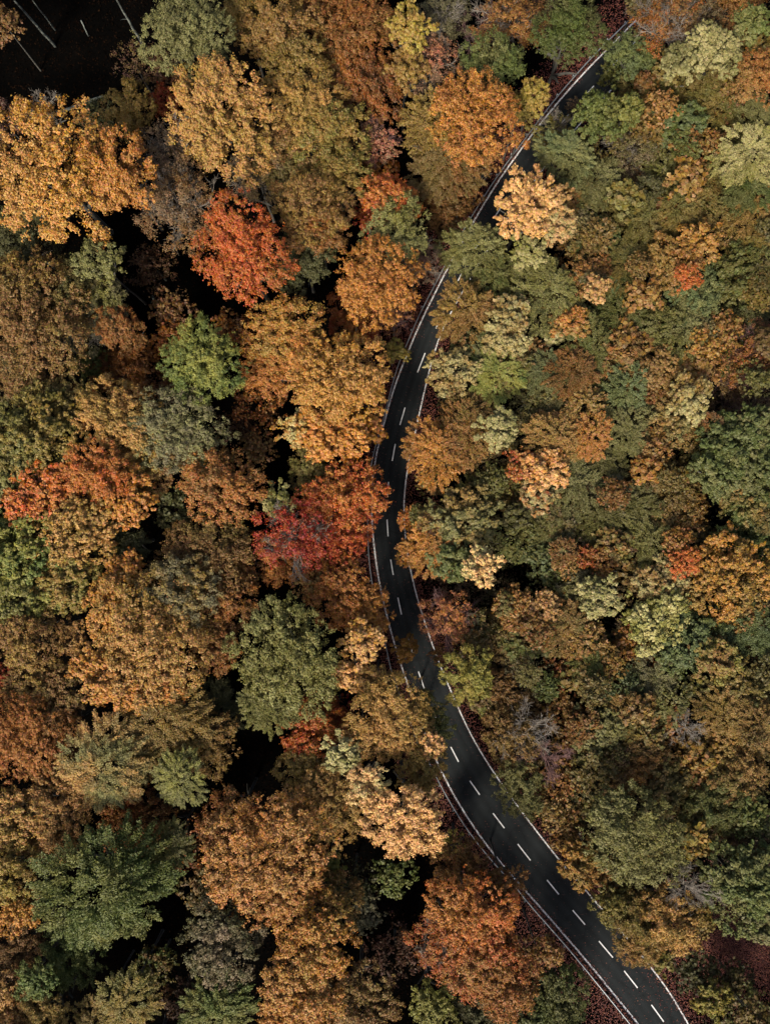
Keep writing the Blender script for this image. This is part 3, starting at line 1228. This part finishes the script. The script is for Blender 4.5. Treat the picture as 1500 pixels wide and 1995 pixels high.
1098 1632 32 12 f brown rust
1128 1680 52 15 c gold goldol | golden tree leaning over the white edge line of the lower road | golden edge tree
1172 1700 36 14 c goldor tan
1222 1722 40 12 c goldol olivbr
1198 1765 48 16 f olive yelol
1240 1790 62 16 f goldol yelol
1300 1790 76 17 f goldol tan | wide golden brown tree above the open red leaf litter | wide litter tree
1240 1840 52 15 f goldol orange
1340 1735 56 18 w brown | bare brown branched tree behind the wide litter tree | bare brown tree
1290 1865 34 12 c yelol sage
1355 1800 36 15 f goldol
1450 1725 88 19 c green sage | dense dark sage green tree on the right border near the bottom | dense sage border tree
1490 1800 46 17 c sage
1470 1640 52 11 w plum
1425 1640 42 11 p plum brown
1385 1945 44 9 c yelol olive | yellowish shrub beyond the red leaf litter in the lower corner | yellow corner shrub
1450 1965 58 8 f dkgreen dkbrown
1360 1890 42 7 f dkolive
1425 1905 38 6 f dkolive dkbrown
'''


def parse():
    rows = []
    for line in TREES.strip().splitlines():
        seg = [s.strip() for s in line.split('|')]
        t = seg[0].split()
        rows.append(dict(x=float(t[0]), y=float(t[1]), r=float(t[2]), h=float(t[3]), st=t[4], a=t[5], b=t[6] if len(t) > 6 else t[5],
                         label=seg[1] if len(seg) > 1 else None, short=seg[2] if len(seg) > 2 else None))
    return rows


ROWS = parse()


def split_rows():
    """the 300 trees that show largest stand alone; the rest form the understorey"""
    order = sorted(ROWS, key=lambda r: (0 if r['label'] else 1, -r['r'] * (r['h'] / 18.0) ** 1.2))
    keep = set(id(r) for r in order[:MAX_TREES])
    return [r for r in ROWS if id(r) in keep], [r for r in ROWS if id(r) not in keep]


def thicket_rows():
    """small crowns that fill the young wood on the slope between the ones that can be told apart"""
    rng = random.Random(77)
    line = np.array(RIGHT_LINE, float)
    out = []
    pal = ['olive'] * 4 + ['olivbr'] * 4 + ['dkolive'] * 4 + ['dkgreen'] * 2 + ['brown'] * 4 + ['rust'] * 4 + ['goldol'] * 2 + ['orange', 'tan', 'greybr', 'greyol', 'dkbrown']
    tries = 0
    while len(out) < 180 and tries < 60000:
        tries += 1
        x, y = rng.uniform(800, 1515), rng.uniform(-15, 2000)
        j = np.argmin(np.abs(line[:, 1] - y))
        d = np.hypot(line[:, 0] - x, line[:, 1] - y).min()
        r = rng.uniform(22, 38)
        if x < line[j, 0] or d < r + 14 or math.hypot(x - 1430, y - 1865) < 95:
            continue
        if any(math.hypot(x - o['x'], y - o['y']) < o['r'] + r for o in ROWS if o['st'] == 'w' or (o['label'] and o['r'] < 46)):
            continue
        if any(math.hypot(x - o['x'], y - o['y']) < 26 for o in out):
            continue
        out.append(dict(x=x, y=y, r=r, h=rng.uniform(11, 17.6) if y < 1450 else rng.uniform(9, 15), st=rng.choice('ssffbc'), a=rng.choice(pal), b=rng.choice(pal), label=None, short=None))
    return out


MAX_TREES = 300
ROWS, LOW_ROWS = split_rows()
THICKET = thicket_rows()
LOW_ROWS = LOW_ROWS + THICKET


def make_labels():
    """rows without a label of their own are described by look and by the striking trees round them"""
    marks = [r for r in ROWS if r['short']]

    def where(r, m):
        dx, dy = r['x'] - m['x'], r['y'] - m['y']
        a = math.degrees(math.atan2(-dy, dx)) % 360
        return ['right of', 'above and right of', 'above', 'above and left of', 'left of', 'below and left of', 'below', 'below and right of'][int((a + 22.5) // 45) % 8]

    def size(r):
        return 'small' if r['r'] < 42 else 'medium' if r['r'] < 62 else 'large'

    need = [r for r in ROWS if not r['label']]
    for r in ROWS + LOW_ROWS:
        r['own'] = bool(r['label'])
    cand = {}
    for i, r in enumerate(need):
        near = sorted(marks, key=lambda m: math.hypot(m['x'] - r['x'], m['y'] - r['y']))[:5]
        col = PAL[r['a']][2]
        kind = 'shrub' if r['h'] < 8 else 'tree'
        tex = STYLE_WORD[r['st']]
        c = []
        m = near[0]
        base = f"{size(r)} {col} {kind}"
        c.append(f"{base} {where(r, m)} the {m['short']}")
        c.append(f"{size(r)} {tex} {col} {kind} {where(r, m)} the {m['short']}")
        for m2 in near[1:]:
            c.append(f"{base} between the {m['short']} and the {m2['short']}")
        for m2 in near[1:]:
            w1, w2 = where(r, m), where(r, m2)
            c.append(f"{base} {w1} the {m['short']}, {w2} the {m2['short']}")
        for m2 in near[1:]:
            c.append(f"{size(r)} {tex} {col} {kind} {where(r, m).replace(' and ', ' ')} the {m['short']}, {where(r, m2).replace(' and ', ' ')} {m2['short']}")
        cand[i] = [q for q in c if len(q.split()) <= 16]
    from collections import Counter
    cnt = Counter(q for c in cand.values() for q in set(c))
    used = set(r['label'] for r in ROWS if r['label'])
    for i, r in enumerate(need):
        for q in cand[i]:
            if cnt[q] == 1 and q not in used:
                r['label'] = q
                break
        else:
            m = min(marks, key=lambda m: math.hypot(m['x'] - r['x'], m['y'] - r['y']))
            dd = [o for o in ROWS if o is not r]
            n1 = sorted(dd, key=lambda o: math.hypot(o['x'] - r['x'], o['y'] - r['y']))[:2]
            r['label'] = f"{size(r)} {PAL[r['a']][2]} tree touching a {PAL[n1[0]['a']][2]} and a {PAL[n1[1]['a']][2]} tree near the {m['short']}"
            print('LABEL FALLBACK', r['label'])
        used.add(r['label'])


make_labels()


def group_of(r):
    if r['h'] < 8:
        return 'low shrubs of the woodland'
    if r['st'] == 'w':
        return 'bare trees of the autumn wood'
    return 'autumn trees of the wood'


def crown_frame(r):
    """world place, radius and half height of a crown seen at x, y with radius r in the photograph"""
    h = r['h']
    vert = 0.78 if r['st'] != 's' else 0.72
    Rw = 5.0
    for _ in range(8):
        ch = min(vert * Rw, h * 0.46)
        P = at_height(r['x'], r['y'], h - ch * 0.75)
        Rw = r['r'] * (CAM_H - P[2]) / F_PX
    return P, Rw, ch, h - ch * 0.80


def growth(r):
    """crowns by the road keep clear of it, those of the thicket interlock"""
    line = np.array(LEFT_LINE + RIGHT_LINE, float)
    d = np.hypot(line[:, 0] - r['x'], line[:, 1] - r['y']).min()
    if d < r['r'] + 25:
        return 0.96
    return 1.12 if (r['x'] > 850 and r['r'] < 70) else 1.05


def tones(r, v):
    a = hexlin(PAL[r['a']][0], KALB * v)
    b = hexlin(PAL[r['b']][1] if r['b'] == r['a'] else PAL[r['b']][0], KALB * v)
    if r['x'] > 850 and not r['own']:       # the thicket on the slope is still half green
        v *= 0.82
        a, b = (tuple(0.82 * p for p in q) for q in (a, b))
        warm = r['a'] in ('orange', 'goldor', 'tan', 'rust', 'brown', 'gold')
        ol = hexlin('70683a', KALB * v)
        a = tuple(p * (0.62 if warm else 0.78) + q * (0.38 if warm else 0.22) for p, q in zip(a, ol))
        b = tuple(p * 0.62 + q * 0.38 for p, q in zip(b, ol))
    elif r['x'] > 1000 and r['r'] < 60 and r['a'] in ('orange', 'gold', 'tan', 'goldor'):
        a = tuple(p * 0.8 + q * 0.12 for p, q in zip(a, hexlin('70683a', KALB * v)))
        b = tuple(p * 0.6 + q * 0.35 for p, q in zip(b, hexlin('70683a', KALB * v)))
    elif r['x'] > 850 and r['a'] in ('cream', 'blugreen', 'green', 'sage'):
        a = tuple(p * 0.72 + q * 0.2 for p, q in zip(a, hexlin('7a743e', KALB * v)))
        b = tuple(p * 0.5 + q * 0.5 for p, q in zip(b, hexlin('7a743e', KALB * v)))
    return a, b


def place_trees():
    rng = random.Random(11)
    for r in ROWS:
        h = r['h']
        P, Rw, ch, cz = crown_frame(r)
        gx, gy = P[0], P[1]
        low = h < 8
        name = 'shrub' if low else ('bare_tree' if r['st'] == 'w' else 'broadleaf_tree')
        e = bpy.data.objects.new(name, None)
        COL.objects.link(e)
        e.empty_display_size = 1
        e.location = (gx, gy, float(terrain(gx, gy)))
        tag(e, r['label'], 'shrub' if low else 'tree', group_of(r))
        tr = link('trunk', rng.choice(TRUNKS), e)
        tr.scale = (Rw * 0.85, Rw * 0.85, h * 0.92)
        tr.rotation_euler = (0, 0, rng.uniform(0, 6.28))
        rot = rng.uniform(0, 6.28)
        if r['st'] in 'wp':
            k = rng.randrange(len(TWIGS))
            tw = link('twigs', TWIGS[k][1 if r['a'] in ('plum', 'pink') else 0], e)
            tw['kind'] = 'stuff'
            tw.scale = (Rw * 1.03, Rw * 1.03, ch * 1.18)
            tw.location = (0, 0, cz)
            tw.rotation_euler = (0, 0, rot + 1)
        if r['st'] == 'w':
            continue
        sz = 'L' if Rw > 5.4 else 'M' if Rw > 3.3 else 'S'
        c = link('crown', rng.choice(CROWNS[(r['st'], sz)]), e)
        g = growth(r)
        sx = rng.uniform(0.90, 1.12)
        c.scale = (Rw * sx * g * rng.choice((-1, 1)), Rw / sx * g, ch * rng.uniform(1.0, 1.22))
        c.location = (0, 0, cz)
        c.rotation_euler = (rng.uniform(-.12, .12), rng.uniform(-.12, .12), rot)
        a, b = tones(r, rng.uniform(0.9, 1.1))
        c.color = (*a, 1)
        c['second_colour'] = list(b)


def understorey():
    """the lesser trees under and between the big crowns, joined into one mass"""
    rng = np.random.default_rng(17)
    V, ct, lt, ca, cb, tubes = [], [], [], [], [], []
    for r in LOW_ROWS:
        P, Rw, ch, cz = crown_frame(r)
        st = 'p' if r['st'] == 'w' else r['st']
        lst = RAW[st]
        v, c0, l0 = lst[rng.integers(len(lst))]
        n = len(v) // 4
        m = min(n, 2000 if r['x'] < 850 or r['r'] > 38 else 1400)
        i = rng.permutation(n)[:m]
        q = v.reshape(n, 4, 3)[i]
        q = q.mean(1, keepdims=True) + (q - q.mean(1, keepdims=True)) * (0.62 if Rw > 3.3 else 0.95) * (n / m) ** 0.42
        th = rng.uniform(0, 6.28)
        M = np.array(((math.cos(th), -math.sin(th), 0), (math.sin(th), math.cos(th), 0), (0, 0, 1)))
        gz = float(terrain(P[0], P[1]))
        g = growth(r)
        q = (q @ M.T) * (Rw * g, Rw * g, ch * 1.12) + (P[0], P[1], gz + cz)
        V.append(q.reshape(-1, 3))
        ct.append(c0[i])
        lt.append(l0[i])
        a, b = tones(r, rng.uniform(0.9, 1.1))
        ca.append(np.tile((*a, 1), (m, 1)))
        cb.append(np.tile((*b, 1), (m, 1)))
        tubes.append(tube(np.array((P[0], P[1], gz - 0.2)), np.array((P[0], P[1], gz + cz)), 0.05 * Rw, 0.02 * Rw, 6))
    V = np.concatenate(V)
    me = mesh_from('understorey', V, np.arange(len(V)).reshape(-1, 4), M_LEAF_MASS, False, {'clump_tint': np.concatenate(ct), 'leaf_tint': np.concatenate(lt)})
    for nm, c in (('first_colour', ca), ('second_colour', cb)):
        at = me.attributes.new(nm, 'FLOAT_COLOR', 'FACE')
        at.data.foreach_set('color', np.ascontiguousarray(np.concatenate(c), np.float32).ravel())
    o = link('understorey', me)
    o['kind'] = 'stuff'
    v, f = join(tubes)
    t = link('understorey_stems', mesh_from('understorey_stems', v, f, M_BARK, True), o)
    t['kind'] = 'stuff'


place_trees()
understorey()

# ------------------------------------------------------------------ leaf litter, undergrowth, outlying wood
def litter():
    rng = np.random.default_rng(5)
    P = []
    # verge between asphalt and guardrail and the bank behind it
    i = rng.integers(0, nR, 44000)
    d = rng.uniform(0, 1, 44000) ** 1.4 * 5.5 + rng.normal(0.25, 0.25, 44000)
    P.append(LLr[i] + ln[i] * d[:, None] + rng.normal(0, 0.3, (44000, 2)))
    i = rng.integers(0, nR, 24000)
    P.append(RLr[i] - rn[i] * (0.3 + rng.normal(0, 0.25, 24000) + rng.uniform(0, 1, 24000) ** 1.6 * 5.0)[:, None] + rng.normal(0, 0.2, (24000, 2)))
    # open patch in the lower corner
    c = on_ground(1440, 1850)[:2]
    P.append(c + rng.normal(0, 1, (22000, 2)) * np.array((5.5, 4.0)))
    # single leaves blown onto the asphalt
    i = rng.integers(int(nR * .2), nR, 3200)
    t = rng.uniform(0, 1, 3200) ** 3.2
    t = np.where(rng.random(3200) < 0.35, 1 - t, t)
    P.append(LLr[i] + (RLr[i] - LLr[i]) * t[:, None])
    P = np.concatenate(P)
    n = len(P)
    z = terrain(P[:, 0], P[:, 1]) + 0.085 + rng.uniform(0, 0.03, n)
    p = np.column_stack([P, z])
    nrm = np.array((0, 0, 1.0)) + rng.normal(0, 0.35, (n, 3))
    s = rng.uniform(0.10, 0.24, n)
    s[-3200:] *= rng.uniform(0.4, 0.8, 3200)
    v, f = leaf_quads(p, nrm, rng.normal(0, 1, (n, 3)), s, s * 0.7)
    m, nt, bsdf, out = new_mat('fallen_red_leaves')
    a = nt.nodes.new('ShaderNodeAttribute')
    a.attribute_name = 'leaf_tint'
    nt.links.new(ramp(nt, a.outputs['Fac'], [(0.0, (0.045, 0.012, 0.010)), (0.4, (0.11, 0.024, 0.019)), (0.75, (0.18, 0.045, 0.03)), (1.0, (0.28, 0.11, 0.05))]), bsdf.inputs['Base Color'])
    bsdf.inputs['Roughness'].default_value = 0.7
    o = link('leaf_litter', mesh_from('leaf_litter', v, f, m, False, {'leaf_tint': rng.uniform(0, 1, n)}))
    o['kind'] = 'stuff'


def forest_floor():
    """brown leaves, brushwood and bracken on the dark floor of the old wood"""
    rng = np.random.default_rng(44)
    n = 90000
    P = rng.uniform((-75, -95), (20, 95), (n, 2))
    P = P[P[:, 0] < road_left(P[:, 1]) - 3.0]
    n = len(P)
    lump = np.clip(np.sin(P[:, 0] * 0.5 + 1.3 * np.sin(P[:, 1] * 0.21)) * np.sin(P[:, 1] * 0.43 + 0.8 * np.sin(P[:, 0] * 0.3)), 0, 1)
    z = terrain(P[:, 0], P[:, 1]) + 0.05 + lump ** 2 * rng.uniform(0, 1.5, n)
    nrm = np.array((0, 0, 0.9)) + rng.normal(0, 0.45, (n, 3))
    s = rng.uniform(0.15, 0.42, n)
    v, f = leaf_quads(np.column_stack([P, z]), nrm, rng.normal(0, 1, (n, 3)), s, s * 0.65)
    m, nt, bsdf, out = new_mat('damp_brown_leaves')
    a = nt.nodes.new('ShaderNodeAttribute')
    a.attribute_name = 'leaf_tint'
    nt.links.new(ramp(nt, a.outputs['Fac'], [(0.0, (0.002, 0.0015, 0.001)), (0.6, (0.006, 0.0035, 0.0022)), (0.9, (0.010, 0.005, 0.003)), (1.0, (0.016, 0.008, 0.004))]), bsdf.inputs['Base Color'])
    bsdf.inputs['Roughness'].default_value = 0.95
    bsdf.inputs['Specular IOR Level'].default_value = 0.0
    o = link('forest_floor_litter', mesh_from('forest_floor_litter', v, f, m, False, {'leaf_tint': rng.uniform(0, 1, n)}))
    o['kind'] = 'stuff'


def road_left(y):
    o = np.argsort(LLr[:, 1])
    return np.interp(y, LLr[o, 1], LLr[o, 0])


def road_x(y):
    """screen-right edge of the road in world metres for a world y"""
    o = np.argsort(RLr[:, 1])
    return np.interp(y, RLr[o, 1], RLr[o, 0])


def undergrowth():
    rng = np.random.default_rng(8)
    n = 70000
    P = rng.uniform((-5, -95), (85, 90), (n, 2))
    P = P[P[:, 0] > road_x(P[:, 1]) + 2.2]
    c = on_ground(1430, 1860)[:2]
    P = P[np.hypot((P[:, 0] - c[0]) / 1.5, P[:, 1] - c[1]) > 5.5]
    n = len(P)
    base = 2.2 + 2.0 * np.sin(P[:, 0] * 0.35) * np.sin(P[:, 1] * 0.31 + 1) + 1.2 * np.sin(P[:, 0] * 0.9 + P[:, 1] * 0.7)
    edge = np.clip((P[:, 0] - road_x(P[:, 1]) - 1.5) / 6, 0.05, 1)
    z = terrain(P[:, 0], P[:, 1]) + np.clip(base, 0.4, 6) * rng.uniform(0.55, 1, n) * edge
    p = np.column_stack([P, z])
    nrm = np.array((0, 0, 0.8)) + rng.normal(0, 0.6, (n, 3))
    s = rng.uniform(0.3, 0.6, n)
    v, f = leaf_quads(p, nrm, rng.normal(0, 1, (n, 3)), s, s * 0.7)
    o = link('undergrowth', mesh_from('undergrowth', v, f, M_LEAF, False, {'clump_tint': rng.uniform(0, 1, n), 'leaf_tint': rng.uniform(0, 1, n)}))
    o.color = (*hexlin('4f4a2a', KALB), 1)
    o['second_colour'] = list(hexlin('5c3d24', KALB))
    o['kind'] = 'stuff'


def outlying_wood():
    """the wood going on beyond the frame: one mass of crowns"""
    rng = np.random.default_rng(21)
    vs, fs, ct, lt, o = [], [], [], [], 0
    spots = []
    tries = 0
    while len(spots) < 150 and tries < 30000:
        tries += 1
        q = rng.uniform((-100, -110), (100, 118))
        # outside what the camera sees (with the crowns' own radius to spare)
        zz = float(terrain(*q)) + 16.0
        k = (CAM_H - zz) / F_PX
        if abs(q[0]) < 750 * k + 6.0 and abs(q[1]) < 997.5 * k + 6.0:
            continue
        if min(np.hypot(*(LLr - q).T).min(), np.hypot(*(RLr - q).T).min()) < 8:
            continue
        if any(np.hypot(*(q - s)) < 7.5 for s in spots):
            continue
        spots.append(q)
    for k, q in enumerate(spots):
        v, f, c, l = crown_clumpy(9000 + k % 6, 1250, 0.175, 60, 7, n_tuft=200, trad=(0.08, 0.13))
        v = normalise(v)
        R = rng.uniform(5, 7.5)
        z = float(terrain(*q)) + rng.uniform(14, 20)
        vs.append(v * (R, R, R * 0.8) + np.array((q[0], q[1], z)))
        fs.append(f + o)
        o += len(v)
        ct.append(np.full(len(f), rng.uniform()))
        lt.append(l)
    ob = link('outlying_forest', mesh_from('outlying_forest', np.concatenate(vs), np.concatenate(fs), M_LEAF, False,
                                           {'clump_tint': np.concatenate(ct), 'leaf_tint': np.concatenate(lt)}))
    ob.color = (*hexlin('8a6a34', KALB), 1)
    ob['second_colour'] = list(hexlin('6b6a38', KALB))
    ob['kind'] = 'stuff'


litter()
forest_floor()
undergrowth()
outlying_wood()
# ------------------------------------------------------------------ bare stems and fallen trunks in the clearing
def stem(name, a, b, r0, r1, mat, label, cat, group=None, stubs=2):
    rng = np.random.default_rng(sum(map(ord, label)))
    pts = [a + (b - a) * t + rng.normal(0, 0.05, 3) * np.linalg.norm(b - a) * 0.12 * (0 < t < 1) for t in np.linspace(0, 1, 7)]
    parts = []
    for i in range(6):
        ra = r0 + (r1 - r0) * i / 6
        rb = r0 + (r1 - r0) * (i + 1) / 6
        parts.append(tube(pts[i], pts[i + 1], ra, rb, 9))
    e = bpy.data.objects.new(name, None)
    COL.objects.link(e)
    e.location = a
    tag(e, label, cat, group)
    v, f = join(parts)
    link('trunk', mesh_from('trunk', v - a, f, mat, True), e)
    for k in range(stubs):                 # dead stubs
        t = rng.uniform(0.3, 0.95)
        q = a + (b - a) * t
        m = q + rng.normal(0, 0.35, 3) + np.array((0, 0, 0.3))
        v, f = join([tube(q, m, 0.05, 0.03, 5), tube(m, m + (m - q) * 0.7 + rng.normal(0, 0.25, 3), 0.03, 0.01, 5)])
        link('branch', mesh_from('branch', v - a, f, mat, True), e)


def px_stem(base, top_px, h, r0, r1, mat, name, label, cat, group):
    A = on_ground(*base)
    stem(name, A + np.array((0, 0, -0.2)), at_height(*top_px, h), r0, r1, mat, label, cat, group)


G = 'pale stems of the dark clearing'
px_stem((108, 90), (28, 0), 13.0, 0.21, 0.13, M_BIRCH, 'bare_tree', 'thick pale leaning trunk in the black clearing', 'tree', G)
px_stem((108, 58), (64, 0), 11.0, 0.12, 0.08, M_BIRCH, 'bare_tree', 'thin dark speckled stem beside the thick pale trunk in the clearing', 'tree', G)
px_stem((277, 84), (222, -12), 14.0, 0.21, 0.13, M_BIRCH, 'bare_tree', 'pale grey trunk at the far side of the clearing by the tall sage tree', 'tree', G)
px_stem((160, 686), (128, 660), 9.0, 0.42, 0.34, M_BARK, 'bare_tree', 'stout grey trunk showing under the wide brown edge tree', 'tree', G)
px_stem((312, 600), (298, 578), 6.0, 0.26, 0.2, M_BIRCH, 'bare_tree', 'short pale stump standing in the dark gap near the red orange globe', 'tree', G)
px_stem((326, 1975), (319, 2003), 8.0, 0.26, 0.2, M_BARK, 'bare_tree', 'grey trunk at the bottom border beside the green bottom tree', 'tree', G)
A, B = on_ground(124, 236), on_ground(203, 190)
stem('fallen_log', A + (0, 0, 2.6), B + (0, 0, 0.4), 0.26, 0.16, M_BIRCH, 'pale log lying across the lower rim of the black clearing', 'log', None, 1)
A, B = on_ground(160, 42), on_ground(174, 72)
stem('fallen_log', A + (0, 0, 0.3), B + (0, 0, 0.25), 0.11, 0.07, M_BIRCH, 'short pale log lying alone on the floor of the black clearing', 'log', None, 0)
